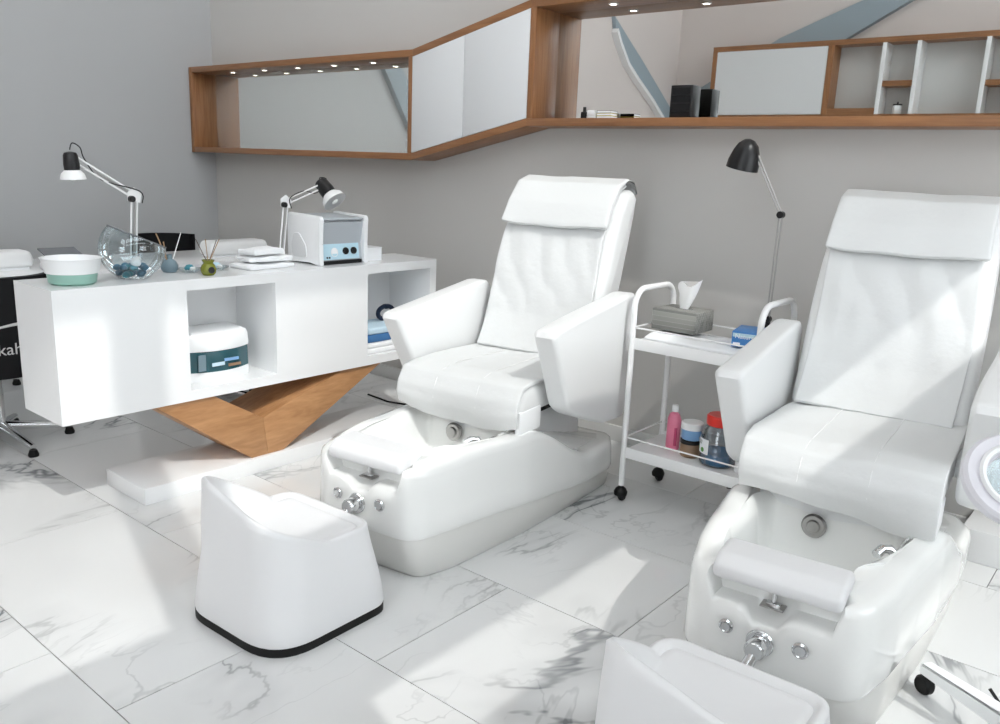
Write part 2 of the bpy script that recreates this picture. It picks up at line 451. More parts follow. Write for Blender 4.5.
sx('divider_board', [(xc_, zr0+T), (xc_+.035, zr0+T), (xc_+.035, zr1-T), (xc_, zr1-T)], 'wood_z')
sx('top_board', [(xc_, zr1-T), (xd, zr1-T), (xd, zr1), (xc_, zr1)], 'wood_x')
sx('bottom_board', [(xc_, zr0), (xd, zr0), (xd, zr0+T), (xc_, zr0+T)], 'wood_x')
sx('side_board', [(xd, zr0), (xd+T, zr0), (xd+T, zr1), (xd, zr1)], 'wood_z')
def zline(x, z0, z1): return z0+(z1-z0)*(x-xb)/(xc_-xb)
xm = (xb+xc_)/2 - .02
for p, q in ((xb+.003, xm-.0015), (xm+.0015, xc_-.002)):
    sx('door', [(p, zline(p, zl0+T, zr0+T)+.002), (q, zline(q, zl0+T, zr0+T)+.002), (q, zline(q, zl1-T, zr1-T)-.002), (p, zline(p, zl1-T, zr1-T)-.002)], 'door_white', y0=D0-.001, y1=D0+.018)
box('mirror', xa+T, xb-.03, -.008, -.003, zl0+T, zl1-T, 'tinted_glass', sh)
box('mirror', xc_+.035, xd, -.008, -.003, zr0+T, zr1-T, 'mirror', sh)
for px, zz in [(-5.53, zl1), (-5.15, zl1), (-4.775, zl1), (-4.40, zl1), (-4.03, zl1), (-2.33, zr1), (-1.94, zr1), (-1.55, zr1), (-1.16, zr1), (-.77, zr1), (-.38, zr1)]:
    d = lathe('downlight', [(.024, 0), (.024, -.004), (.016, -.005), (.016, -.001)], 'white_metal', sh, 18, c=(px-O.x, -.10, zz-T))
    lathe('lens', [(0, -.0035), (.015, -.0035), (.015, -.001), (0, -.001)], 'lamp_glow', d, 14, c=(px-O.x, -.10, zz-T))
zs = O.z + zr0 + T
# things on the right run
o = empty('storage_box', (-1.905, 3.575, zs)); tag(o, 'black upright box with a shiny face on the wall shelf', 'box')
box('body', -.055, .055, -.04, .04, 0, .145, 'black', o, bev=.004); box('front_face', -.045, .045, -.0415, -.039, .012, .133, 'black_soft', o)
for i in range(3): box('rib', -.045, .045, -.0435, -.041, .03+.035*i, .036+.035*i, 'black', o)
o = empty('nail_polish_bottle', (-2.445, 3.56, zs)); tag(o, 'tiny black bottle at the end of the wall shelf niche', 'bottle')
box('body', -.014, .014, -.014, .014, 0, .035, 'black', o, bev=.004); lathe('cap', [(.008, .034), (.008, .058), (0, .058)], 'black', o, 12)
o = empty('tape_dispenser', (-2.395, 3.56, zs)); tag(o, 'small white tape dispenser beside the tiny black bottle', 'dispenser')
box('body', -.028, .028, -.015, .015, 0, .014, 'white_plastic', o, bev=.003); box('top_part', -.028, .022, -.013, .013, .0142, .042, 'white_plastic', o, bev=.004)
for i, (c, h) in enumerate((('olive', .014), ('yellow', .012), ('black', .012))):
    z = zs + sum((.014, .0122, .0122)[:i]) + .0002*i
    o = empty('booklet', (-2.315, 3.565, z)); tag(o, '%s booklet in the small stack on the wall shelf' % ('olive green bottom', 'yellow middle', 'black topmost')[i], 'booklet', 'booklets on the wall shelf')
    box('cover', -.04, .04, -.03, .03, 0, h, c, o); box('page_block', -.038, .0405, -.0305, .028, .002, h-.002, 'print_white', o)

# shelf on the opposite wall (seen in the mirror)
s2 = empty('wall_shelf', (-3.54, YF+.101, 2.11)); tag(s2, 'oak wall shelf with white door and white dividers opposite, seen in the mirror', 'shelf')
def b2(n, x0, x1, z0, z1, m, y0=.002, y1=.25): return box(n, x0+3.6, x1+3.6, y0, y1, z0-2.17, z1-2.17, m, s2)
b2('side_board', -5.33, -5.27, 2.17, 3.08, 'wood_z'); b2('top_board', -5.27, .0, 3.02, 3.08, 'wood_x'); b2('bottom_board', -5.27, .0, 2.17, 2.23, 'wood_x')
b2('door', -5.265, -3.845, 2.235, 3.015, 'door_white', .22, .251); b2('divider_board', -3.84, -3.77, 2.23, 3.02, 'wood_z'); b2('side_board', 0, .06, 2.17, 3.08, 'wood_z')
b2('back_panel', -3.77, 0, 2.23, 3.02, 'wall_light', .002, .006)
for x in (-3.20, -2.83, -2.14, -1.8):
    b2('white_divider', x-.022, x+.022, 2.23, 3.02, 'desk_white', .008, .25)
b2('small_shelf', -3.177, -2.853, 2.54, 2.60, 'wood_x', .008, .24); b2('small_shelf', -2.117, -1.823, 2.52, 2.58, 'wood_x', .008, .24); b2('small_shelf', -3.77, -3.223, 2.23, 2.30, 'wood_x', .008, .24)
o = empty('candle_jar', (-2.94, YF+.25, 2.1703)); tag(o, 'small glass jar with lid on the opposite shelf, seen in the mirror', 'jar')
lathe('jar_body', [(.045, 0), (.05, .01), (.05, .09), (.045, .10)], 'shell', o, 16); lathe('lid', [(.05, .1), (.05, .115), (.01, .12), (.01, .14), (0, .14)], 'black', o, 16)
# blue-grey slanted panels seen in the mirrors
tag(prism('slanted_panel', [(-5.9, 2.35), (-4.5, 3.12), (-3.5, 3.50), (-2.0, 4.05), (-2.0, 3.92), (-3.0, 3.44), (-3.7, 3.05), (-5.2, 2.1), (-5.9, 1.75)], YF+.001, YF+.10, 'stair_blue', axis='y'), 'slanted blue-grey panel rising on the opposite wall, seen in the mirror', 'panel')
cp = tag(empty('curved_panel', (XL, -2.6, 2.0)), 'curved blue-grey blade-shaped panel with white edge, seen in the mirror', 'panel')
upp = [(-1.79, 3.24), (-2.15, 3.02), (-2.49, 2.82), (-3.0, 2.5), (-3.5, 2.18)]; low = [(-3.2, 2.10), (-2.8, 2.36), (-2.4, 2.58), (-2.14, 2.74), (-1.93, 2.96), (-1.83, 3.10)]
prism('panel_body', [(a+2.6, b-2.0) for a, b in upp+low], .001, .05, 'stair_blue', cp, axis='x')
prism('panel_edge', [(a+2.6, b-2.0) for a, b in low] + [(a+2.6+.02, b-2.0-.045) for a, b in reversed(low)], .001, .09, 'desk_white', cp, axis='x')
tag(prism('slanted_panel', [(2.0, 2.28), (1.8, 2.30), (1.66, 2.13), (.6, 1.0), (.6, .6), (1.64, 1.72)], XL+.001, XL+.06, 'stair_blue', axis='x'), 'slanted blue-grey panel on the left wall, seen in the long mirror', 'panel')

# ------------------------------------------------------------------ white display desk
dk = empty('display_desk', (-3.255, 2.215, 0)); DO = Vector((-3.255, 2.215, 0))
tag(dk, 'long white display desk with open niches on a V-shaped oak foot', 'desk')
DX0, DX1, DY0, DY1, DZ0, DZ1 = -.165, .165, -.98, .98, .402, .908
n1a, n1b, n2a, n2b = 1.755-2.215, 2.178-2.215, 2.715-2.215, 3.15-2.215
t = .045
boxes('carcass', [(DX0, DX1, DY0, DY1, DZ1-t, DZ1), (DX0, DX1, DY0, DY1, DZ0, DZ0+t), (DX0, DX1-.02, DY0, DY0+.02, DZ0+t, DZ1-t), (DX0, DX1, DY1-t, DY1, DZ0+t, DZ1-t),
   (DX0, DX0+.018, DY0+.02, DY1-t, DZ0+t, DZ1-t), (DX0+.018, DX1-.02, n1a-.02, n1a, DZ0+t, DZ1-t), (DX0+.018, DX1-.02, n1b, n1b+.02, DZ0+t, DZ1-t), (DX0+.018, DX1-.02, n2a-.02, n2a, DZ0+t, DZ1-t)], 'desk_white', dk)
box('front_panel', DX1-.0195, DX1, DY0, n1a, DZ0+t, DZ1-t, 'desk_white', dk)
box('front_panel', DX1-.0195, DX1, n1b, n2a, DZ0+t, DZ1-t, 'desk_white', dk)
yy = lambda y: y-2.215
prism('oak_leg', [(yy(1.60), .4015), (yy(1.86), .4015), (yy(2.108), .25), (yy(2.13), .0725), (yy(2.045), .0725)], -.15, .148, 'wood_leg', dk, axis='x', bev=.002)
prism('oak_leg', [(yy(2.585), .4015), (yy(2.83), .4015), (yy(2.215), .0725), (yy(2.1305), .0725), (yy(2.1085), .25)], -.15, .148, 'wood_leg', dk, axis='x', bev=.002)
box('plinth', -.165, .165, yy(1.53), yy(3.06), 0, .0722, 'desk_white', dk, bev=.003)

# ------------------------------------------------------------------ spa chairs
def outline():
    R = [(0, 0), (.222, .0), (.270, .19), (.290, .34), (.325, .60), (.352, 1.0), (.358, 1.30), (.30, 1.42), (0, 1.42)]
    pts = R + [(-x, y) for x, y in reversed(R[1:-1])]
    rad = [0, .10, .3, .4, .5, .5, .10, .08, 0] + [.08, .10, .5, .5, .4, .3, .10]
    return resample(round_poly(pts, rad, 6), 180)
def opening():
    pts = [(0, .105), (.15, .108), (.150, .20), (.215, .30), (.232, .58), (.20, .655), (0, .66), (-.20, .655), (-.232, .58), (-.222, .30), (-.200, .16), (-.165, .108)]
    rad = [0, .03, .06, .07, .08, .06, 0, .06, .08, .1, .08, .05]
    return resample(round_poly(pts, rad, 6), 180)
def make_spa_chair(name, label, loc, rz, jitter):
    c = tag(empty(name, loc, rz), label, 'spa chair', 'white pedicure spa chairs')
    OUT, OPN = outline(), opening()
    zb = lambda y: .165-.085*smooth01(.1, 1.35, y)
    def zt(x, y):
        z = .412 + .012*math.exp(-((y-.3)/.12)**2) - .20*smooth01(.62, 1.12, y)
        return z
    def notch(x, y, deep):
        nx = 1-smooth01(.152, .166, abs(x-.003))
        k = nx*(1-smooth01(.10, .14, y))
        zn = .335 - (.035*(1-smooth01(.03, .06, abs(x+.01))) if deep else 0)
        return k, zn
    def ring(ins, fz, P=OUT):
        Q = offset_poly(P, ins) if ins else P
        return [Vector((q.x, q.y, fz(q.x, q.y))) for q in Q]
    rings = [ring(.035, lambda x, y: zb(y)), ring(.008, lambda x, y: zb(y)-.004), ring(.0, lambda x, y: zb(y)+.015)]
    def up_(f, drop, deep=True):
        def g(x, y):
            top = zt(x, y)-drop; k, zn = notch(x, y, deep); top = top*(1-k) + (zn-drop*.6)*k
            b = zb(y)+.015
            return b+(top-b)*f
        return g
    for f in (.25, .5, .75): rings.append(ring(.004*f, up_(f, .03)))
    rings += [ring(.004, up_(1, .03)), ring(.010, up_(1, .012)), ring(.022, up_(1, .003)), ring(.034, up_(1, 0, True)), ring(.070, up_(1, -.002, False)),
              ring(.078, lambda x, y: zt(x, y))]
    rings.append([Vector((q.x, q.y, .416+.02*math.exp(-((q.y-.24)/.06)**2)*(q.x > 0))) for q in OPN])
    O2 = offset_poly(OPN, .012); rings.append([Vector((q.x, q.y, .402)) for q in O2])
    for ins, z in ((.022, .36), (.034, .26), (.05, .215), (.085, .195), (.13, .192)):
        O2 = offset_poly(OPN, ins); rings.append([Vector((q.x, q.y, z)) for q in O2])
    tub = loft('tub', rings, 'acrylic', c, sharp=60)
    pull = lambda L, d: [Vector((v.x, v.y+d*(1-smooth01(0, .30, v.y)), v.z)) for v in L]
    sk = [pull(ring(.026, lambda x, y: 0.0), .05), pull(ring(.020, lambda x, y: .008), .045), ring(.012, lambda x, y: zb(y)-.02), ring(.016, lambda x, y: zb(y)-.006), ring(.05, lambda x, y: zb(y)-.006)]
    tag(loft('skirt', sk, 'skirt', c, sharp=50), 'slightly greyer tapered skirt under the tub')
    # jets, drain, faucet, controls
    j = lathe('jet', [(0, .014), (.032, .011), (.038, .004), (.038, 0), (0, 0)], 'brushed', c, 24, c=(-.045, .618, .345), rot=rot_to((0, -1, .1)))
    lathe('nozzle', [(0, .022), (.018, .020), (.022, .012)], 'brushed', j, 14, c=(-.045, .618, .345), rot=rot_to((0, -1, .1)))
    lathe('drain', [(0, .004), (.016, .004), (.018, 0)], 'chrome', c, 20, c=(.01, .36, .1935))
    fa = tube('faucet', [(.215, .42, .40), (.198, .42, .415), (.182, .40, .418), (.172, .375, .408)], .013, 'chrome', c, 12)
    lathe('collar', [(.018, 0), (.020, .006), (.014, .014)], 'chrome', fa, 16, c=(.218, .42, .385), rot=rot_to((-.4, 0, 1)))
    k = lathe('control_knob', [(.034, 0), (.036, .004), (.033, .009), (.0215, .010), (.0215, .016), (.024, .018), (.026, .048), (.022, .056), (0, .057)], 'chrome', c, 28, c=(-.015, .002, .252), rot=rot_to((0, -1, 0)))
    tube('knob_lever', [(-.015, -.035, .247), (-.026, -.066, .212)], .015, 'chrome', k, 12)
    for s, r in ((-1, .019), (1, .021)):
        b = lathe('push_button', [(r, 0), (r, .005), (r-.004, .008), (r-.007, .006), (r-.008, .010), (0, .011)], 'chrome', c, 24, c=(s*.094-.010, .002, .268), rot=rot_to((0, -1, 0)))
    # foot rest
    pr = [(.004, .394), (.018, .386), (.130, .414), (.142, .436), (.122, .458), (.040, .450), (.004, .424)]
    pl = pillow('foot_rest', pr, .162, .016, 'leather_lilac', c, np_=40, nx=4, rnd=.012, x0=.003)
    tube('foot_rest_post', [(-.005, .052, .345), (-.005, .062, .408)], .007, 'chrome', c, 10)
    la = box('latch_plate', -.035, .025, .030, .068, .3345, .3395, 'brushed', c, bev=.0015)
    box('latch', -.022, .014, .040, .058, .3395, .347, 'chrome', la, bev=.001)
    # seat
    box('seat_frame', -.23, .23, .64, 1.20, .22, .452, 'white_plastic', c, bev=.01)
    box('seat_base', -.265, .265, .60, 1.16, .4525, .472, 'black_soft', c, bev=.004)
    box('side_bracket', .268, .292, .565, .73, .405, .50, 'white_plastic', c, bev=.008)
    sp = [(.585, .4725), (1.15, .4725), (1.19, .50), (1.17, .588), (.66, .592), (.585, .575), (.556, .53), (.562, .49)]
    pillow('seat_cushion', sp, .281, .03, 'leather', c, np_=60, nx=6, rnd=.025, x0=.008)
    def wr(v):
        n = noise.noise(Vector((v.x*5, v.y*4, v.z*5+jitter)))*.010 + noise.noise(Vector((v.x*16, v.y*9, v.z*9+jitter)))*.003
        return v + Vector((0, -.3*n, n))
    def wrs(v):
        v = wr(v); q = 1-smooth01(.44, .53, v.z)
        v.z -= q*(.022*sin(v.x*9+jitter) + .018*noise.noise(Vector((v.x*7, jitter, 1)))); v.y += q*.012*sin(v.x*14+jitter)
        return v
    cs = [(1.165, .590), (.668, .595), (.588, .580), (.552, .53), (.548, .485), (.560, .432), (.552, .430), (.534, .485), (.538, .535), (.576, .595), (.662, .612), (1.165, .606)]
    cv = tag(pillow('seat_cover', cs, .286, .004, 'cover', c, np_=120, nx=44, esg=2, rnd=.012, deform=wrs, x0=.008), 'crinkled white throw over the seat')
    for sgx in (-.095, .105):
        tube('seam', [wrs(Vector((sgx, y, z))) + Vector((0, 0, .0012)) for y, z in ((1.10, .607), (.95, .6085), (.8, .610), (.7, .6115), (.63, .606), (.585, .594), (.555, .565), (.541, .535), (.536, .50))], .0016, 'leather', cv, 5)
    # back
    bl = [(1.115, .585), (1.18, .75), (1.25, .95), (1.315, 1.11), (1.385, 1.235), (1.445, 1.308)]
    bp = bl + [(1.53, 1.325), (1.585, 1.295), (1.55, 1.18), (1.47, .99), (1.40, .80), (1.33, .62), (1.20, .56)]
    def taper(v): return Vector((v.x*(1-.05*smooth01(.9, 1.4, v.z)), v.y, v.z))
    pillow('backrest', bp, .292, .045, 'leather', c, np_=70, nx=4, rnd=.03, deform=taper)
    def wrb(v):
        z = v.z
        n = .010*noise.noise(Vector((v.x*6, z*3, jitter+3))) + .012*sin(v.x*22+3*sin(z*6+jitter)+jitter)*math.exp(-((z-.95)/.25)**2)*.55 + .004*noise.noise(Vector((v.x*18, z*9, jitter)))
        e = .258*(1-.05*smooth01(.9, 1.4, z))/.262
        return Vector((v.x*e + .006*sin(z*9+jitter), v.y - abs(n)*.9, z + .3*n))
    f = [(y-.006, z) for y, z in bl]; g = [(y-.020, z+.006) for y, z in bl]
    f[0] = (1.10, .60); g[0] = (1.083, .612)
    bc = tag(pillow('back_cover', f + [(1.50, 1.332), (1.50, 1.344), (1.43, 1.328)] + list(reversed(g[:-1])), .262, .004, 'cover', c, np_=150, nx=44, esg=2, rnd=.01, deform=wrb), 'crinkled white throw over the backrest')
    def wrf(v):
        q = 1-smooth01(1.15, 1.29, v.z); n = .006*noise.noise(Vector((v.x*7, v.z*6, jitter+8)))
        dz = -.012*q*(1-(v.x/.27)**2)+.008*q*noise.noise(Vector((v.x*6, 0, jitter)))
        return Vector((v.x*(1.0+.02*q), v.y-n, v.z+n+dz))
    fp = [(1.290, 1.155), (1.345, 1.235), (1.418, 1.322), (1.490, 1.350), (1.548, 1.342), (1.590, 1.295), (1.602, 1.30), (1.562, 1.352), (1.490, 1.368), (1.402, 1.342), (1.318, 1.255), (1.262, 1.165)]
    tag(pillow('head_flap', fp, .262, .010, 'cover', c, np_=100, nx=30, esg=3, rnd=.012, deform=wrf), 'folded white flap over the head rest')
    # arm rests
    for s in (-1, 1):
        ap = [(.570, .812), (.60, .824), (1.20, .905), (1.255, .900), (1.275, .86), (1.262, .40), (1.24, .352), (1.05, .365), (.80, .455), (.745, .49)]
        def lean(v, s=s): return Vector((v.x + s*.012*smooth01(.45, .85, v.z)+(.02 if s > 0 else 0)*smooth01(.7, 1.2, v.y), v.y, v.z - (.022 if s < 0 else 0)))
        a = pillow('armrest', ap, .047, .018, 'leather', c, np_=80, nx=2, rnd=.022, x0=.357 if s > 0 else -.342, deform=lean)
        box('arm_bracket', *sorted((s*.29, s*.335)), .92, 1.06, .50, .56, 'white_plastic', c, bev=.004)
        tube('piping', [lean(Vector(((.403 if s > 0 else -.388), y, z))) for y, z in ((1.252, .86), (1.255, .75), (1.250, .6), (1.245, .45), (1.232, .39))], .0018, 'print_grey', a, 5)
    box('back_post', -.05, .05, 1.21, 1.31, .20, .64, 'black_soft', c)
    return c
A_RZ, B_RZ = radians(7.8), radians(5.8)
make_spa_chair('spa_chair', 'white pedicure spa chair and foot tub between the display desk and the trolley', (-2.05, 1.771, 0), A_RZ, 1.3)
make_spa_chair('spa_chair', 'white pedicure spa chair with sun stripes, beside the magnifier stand', (-.656, 1.90, 0), B_RZ, 6.1)

# ------------------------------------------------------------------ stools
def make_stool(loc, rz, label):
    s = tag(empty('pedicure_stool', loc, rz), label, 'stool', 'white moulded stools')
    base = [(-.235, -.215), (.235, -.215), (.24, .235), (-.24, .235)]
    def ring(sc, sh_y, fz, ins=0):
        P = resample(round_poly([(x*sc[0], y*sc[1]+sh_y) for x, y in base], [.13, .15, .07, .07], 8), 112)
        if ins: P = offset_poly(P, ins)
        return P
    def rim(x, y):
        # highest at the back left corner, sweeping down along the back to the seat on the right side
        along = 1-.55*smooth01(-.20, .24, x)
        reach = .10-.10*smooth01(-.1, .2, x)
        fall = 1-min(max((y+.17)/(reach+.17), 0), 1)
        return .300 + .165*along*fall**.9
    tag(loft('base_plate', [[Vector((p.x, p.y, z)) for p in ring((1.005, 1.005), 0, None)] for z in (0, .004, .020, .026)], 'rubber', s), 'black base strip')
    rs = []
    for z0, sc, dy in ((.0265, 1.0, 0), (.035, 1.008, 0), (.09, .985, .0), (.16, .945, -.002), (.22, .905, -.005)):
        rs.append([Vector((p.x, p.y, z0)) for p in ring((sc, sc), dy, None)])
    def top(scx, fr, ins=0, drop=0.):
        out = []
        for p in ring((scx, scx), -.008, None, ins):
            z1 = rim(p.x, p.y)-drop; out.append(Vector((p.x, p.y, .22+(z1-.22)*fr)))
        return out
    rs += [top(.885, .5), top(.868, .85), top(.865, .95), top(.862, 1.0, .010), top(.862, 1.0, .020, .004), top(.862, 1.0, .030, .016)]
    n = len(rs[0])
    def seat(sc, z):
        return [Vector((p.x*sc, p.y*sc+.004, z)) for p in ring((.862, .862), -.008, None, .042)]
    rs.append([Vector((a.x, a.y, max(.292, b.z-.045))) for a, b in zip(seat(1, 0), top(.862, 1, .03, .016))])
    rs += [seat(.92, .288), seat(.6, .284), seat(.3, .282)]
    tag(loft('shell', rs, 'leather_lilac', s, sharp=70), 'moulded white body with swept-up back corner')
    P = ring((.862, .862), -.008, None, .075)
    return s
make_stool((-2.02, 1.43, 0), radians(2), 'low white moulded stool in front of the spa chair nearest the desk')
make_stool((-.625, 1.52, 0), radians(2), 'low white moulded stool in front of the sunlit spa chair')

# ------------------------------------------------------------------ trolley
tr = empty('salon_trolley', (-1.4675, 3.15, 0)); tag(tr, 'white two-tier metal salon trolley with black casters between the spa chairs', 'trolley')
tx, ty = .2725, .165
for s in (-1, 1):
    p = [(s*tx, -ty, .07), (s*tx, -ty, .80)]
    for k in range(7): a = pi/2*k/6; p.append((s*tx, -ty+.075*(1-cos(a)), .855+.075*sin(a)))
    for k in range(7): a = pi/2*k/6; p.append((s*tx, ty-.075*(1-sin(a)), .855+.075*cos(a)))
    p += [(s*tx, ty, .80), (s*tx, ty, .07)]
    tube('side_frame', p, .0125, 'white_metal', tr, 12)
for z in (.715, .235):
    boxes('shelf', [(-tx+.0, tx, -ty, ty, z-.028, z-.002), (-tx, tx, -ty-.004, -ty+.004, z-.036, z+.012), (-tx, tx, ty-.004, ty+.004, z-.036, z+.012)], 'white_metal', tr, bev=.002)
    for s in (-1, 1): tube('guard_rail', [(-tx, s*ty, z+.055), (tx, s*ty, z+.055)], .0035, 'white_metal', tr, 8)
    tube('guard_rail', [(-tx, -ty, z+.055), (-tx, ty, z+.055)], .0035, 'white_metal', tr, 8)
for a in (-1, 1):
    for b in (-1, 1):
        cst = lathe('caster', [(0, -.012), (.019, -.012), (.027, -.007), (.029, 0), (.027, .007), (.019, .012), (0, .012)], 'rubber', tr, 20, c=(a*tx+.004, b*ty, .029), rot=rot_to((.5, 1, 0)))
        bm = bmesh.new(); lathe_bm(bm, [(.028, .026), (.030, .040), (.022, .056), (.010, .064), (.008, .075), (0, .075)], 18, (a*tx, b*ty, 0)); bm_obj('hood', bm, 'rubber', cst, smooth=40)
ZT, ZL = .7135, .2335
# things on top
tw = tag(pillow('folded_towel', [(-.10, 0), (.10, 0), (.105, .012), (.10, .026), (-.05, .030), (-.098, .018)], .225, .008, 'white_cloth', None, np_=50, nx=20, rnd=.01, deform=lambda v: v+Vector((0, 0, .006*noise.noise(v*9)))), 'white towel spread over the top tier of the trolley', 'towel')
tw.location = (-1.475, 3.105, ZT+.004)
zt_ = ZT+.045
tb = empty('tissue_box', (-1.615, 3.175, zt_)); tb.rotation_euler = (0, 0, radians(0)); tag(tb, 'grey patterned tissue box with a tissue pulled up, on the trolley', 'tissue box')
m = mat('tissue_print', (.26, .26, .24), .6); nt = m.node_tree; bk = nt.nodes.new('ShaderNodeTexBrick'); tcn = nt.nodes.new('ShaderNodeTexCoord')
bk.inputs['Scale'].default_value = 26; bk.inputs['Color1'].default_value = (.30, .30, .275, 1); bk.inputs['Color2'].default_value = (.17, .17, .16, 1); bk.inputs['Mortar'].default_value = (.36, .36, .34, 1)
mp_ = nt.nodes.new('ShaderNodeMapping'); mp_.inputs['Rotation'].default_value = (0, radians(90), 0)
nt.links.new(tcn.outputs['Object'], mp_.inputs[0]); nt.links.new(mp_.outputs[0], bk.inputs['Vector']); nt.links.new(bk.outputs['Color'], nt.nodes['Principled BSDF'].inputs['Base Color'])
box('carton', -.100, .100, -.085, .085, 0, .088, 'tissue_print', tb, bev=.003)
lathe('slot', [(0, .0003), (.045, .0003), (.045, 0), (0, 0)], 'smoke_plastic', tb, 24, c=(0, 0, .0882), sy=.4)
rings = []
for i in range(9):
    tt = i/8; z = .075+.115*tt; wv = .018+.05*tt**.8; row = []
    for k in range(24):
        a = 2*pi*k/24; fold = 1+.28*sin(3*a+2*tt)*tt; row.append(Vector((cos(a)*wv*fold*.72+.014*tt, sin(a)*wv*.30*fold+.010*sin(2*a)*tt, z+(.020*cos(a+.6)+.018*cos(3*a)-.006)*tt**2)))
    rings.append(row)
loft('tissue', rings, 'tissue', tb, cap0=True, cap1=True, sharp=80)
gb = empty('glove_box', (-1.283, 3.11, ZT+.036)); gb.rotation_euler = (0, 0, radians(12)); tag(gb, 'blue and green glove box at the end of the trolley top', 'box')
box('carton', -.062, .062, -.05, .11, 0, .062, 'print_blue', gb, bev=.002)
box('green_side', .0605, .0625, -.048, .10, .002, .060, 'print_green', gb)
box('pale_band', -.058, .060, -.0512, -.0500, .040, .055, 'pale_blue', gb)
text_mesh('lettering', 'Nature', .026, 'print_white', gb, frame((-.012, -.0525, .043), (1, 0, 0), (0, 0, 1)))
box('print_shade_panel', -.055, -.028, -.0516, -.0500, .010, .018, 'print_white', gb)
prism('leaf_print', [(-.01, .006), (.02, .018), (.05, .03), (.045, .012), (.02, .004)], -.0522, -.0512, 'pale_blue', gb, axis='y')
# black lamp clamped to the trolley
lp = empty('task_lamp', (-1.285, 3.270, .7135)); tag(lp, 'tall black desk lamp with thin steel arms clamped to the trolley', 'lamp')
lathe('clamp', [(.022, 0), (.022, .02), (.012, .03), (.012, .12), (0, .12)], 'black', lp, 18)
L0, L1, L2 = Vector((0, 0, .125)), Vector((.005, .0, .545)), Vector((-.125, -.02, .795))
for dx in (-.006, .006): tube('lower_arm', [L0+Vector((dx, 0, 0)), L1+Vector((dx, 0, 0))], .0035, 'brushed', lp, 8)
for dx in (-.006, .006): tube('upper_arm', [L1+Vector((dx, 0, 0)), L2+Vector((dx, 0, 0))], .0035, 'brushed', lp, 8)
for q in (L0, L1): lathe('joint', [(0, -.014), (.014, -.012), (.014, .012), (0, .014)], 'black', lp, 16, c=q, rot=rot_to((0, 1, 0)))
hd = rot_to((.22, -.05, 1)); hc = L2+Vector((-.035, 0, -.035))
hs = lathe('lamp_shade', [(.064, -.045), (.062, -.015), (.052, .025), (.040, .052), (.020, .070), (0, .075), (0, .072), (.018, .066), (.038, .048), (.049, .022), (.059, -.015), (.061, -.045)], 'black', lp, 32, c=hc, rot=hd)
lathe('bulb', [(0, -.022), (.022, -.016), (.03, .0), (.022, .02), (0, .03)], 'bulb', hs, 20, c=hc+Vector((-.005, 0, -.012)), rot=hd)
lathe('joint', [(0, -.012), (.010, -.010), (.010, .010), (0, .012)], 'black', lp, 14, c=L2, rot=rot_to((1, 0, 0)))
# lower tier
pk = empty('lotion_bottle', (-1.60, 3.155, ZL)); tag(pk, 'tall pink bottle with white cap on the lower tier of the trolley', 'bottle')
lathe('bottle_body', [(0, 0), (.028, 0), (.031, .006), (.031, .135), (.022, .158), (.011, .164), (.011, .168)], 'pink', pk, 24, sx=1.0, sy=.75)
lathe('cap', [(.014, .168), (.014, .194), (.012, .197), (0, .197)], 'white_plastic', pk, 18)
box('print_shade_panel', .012, .025, -.0205, -.0155, .02, .10, 'pink_shaded', pk)  # darker pink strip paints the shading on the bottle's right side
aj = empty('cream_jar', (-1.50, 3.125, ZL)); tag(aj, 'squat brown jar with black lid on the lower tier of the trolley', 'jar')
lathe('jar_body', [(0, 0), (.038, 0), (.043, .006), (.043, .052), (.040, .058)], 'amber', aj, 28); lathe('lid', [(.045, .0585), (.045, .074), (.042, .076), (0, .076)], 'black', aj, 28)
bj = empty('gel_jar', (-1.498, 3.125, ZL+.0762)); tag(bj, 'pale blue gel jar with clear lid, stacked on the brown jar', 'jar')
lathe('jar_body', [(0, 0), (.040, 0), (.044, .006), (.044, .042), (.040, .045)], 'lightblue_gel', bj, 28); lathe('lid', [(.047, .0455), (.047, .070), (.044, .074), (0, .074)], 'white_plastic', bj, 28)
rj = empty('storage_jar', (-1.37, 3.115, ZL)); tag(rj, 'large clear jar with red lid and blue liquid on the lower tier', 'jar')
lathe('jar_body', [(.066, .002), (.074, .012), (.074, .13), (.062, .158), (.052, .170), (.050, .170), (.060, .157), (.072, .129), (.072, .012), (.066, .0035)], 'jar_glass', rj, 36)
lathe('blue_liquid', [(0, .004), (.066, .004), (.0715, .013), (.0715, .055), (0, .055)], 'blue_gel', rj, 36)
lathe('lid', [(.056, .1705), (.058, .176), (.058, .206), (.052, .212), (0, .212)], 'red', rj, 36)
P = []
for k in range(13):
    a = radians(-178+80*k/12); P.append((cos(a)*.0755, sin(a)*.0755))
lb = mesh_obj('paper_label', [(x, y, z) for z in (.052, .115) for x, y in P] + [(x*1.006, y*1.006, z) for z in (.052, .115) for x, y in P],
   [(i, i+1, i+14, i+13) for i in range(12)] + [(26+i, 27+i, 40+i, 39+i) for i in range(12)] + [(i, i+1, 27+i, 26+i) for i in range(12)] + [(13+i, 14+i, 40+i, 39+i) for i in range(12)] + [(0, 13, 39, 26), (12, 25, 51, 38)], 'print_white', rj)
for a_ in (-155, -122):
    a = radians(a_); n_ = Vector((cos(a), sin(a), 0))
    bm = bmesh.new(); lathe_bm(bm, [(.010, 0), (.010, .0012), (0, .0012)], 10, n_*.0757+Vector((0, 0, .068)), rot_to(n_)); bm_obj('leaf_print', bm, 'print_green', lb)
a = radians(-138); n_ = Vector((cos(a), sin(a), 0)); td = Vector((-sin(a), cos(a), 0))
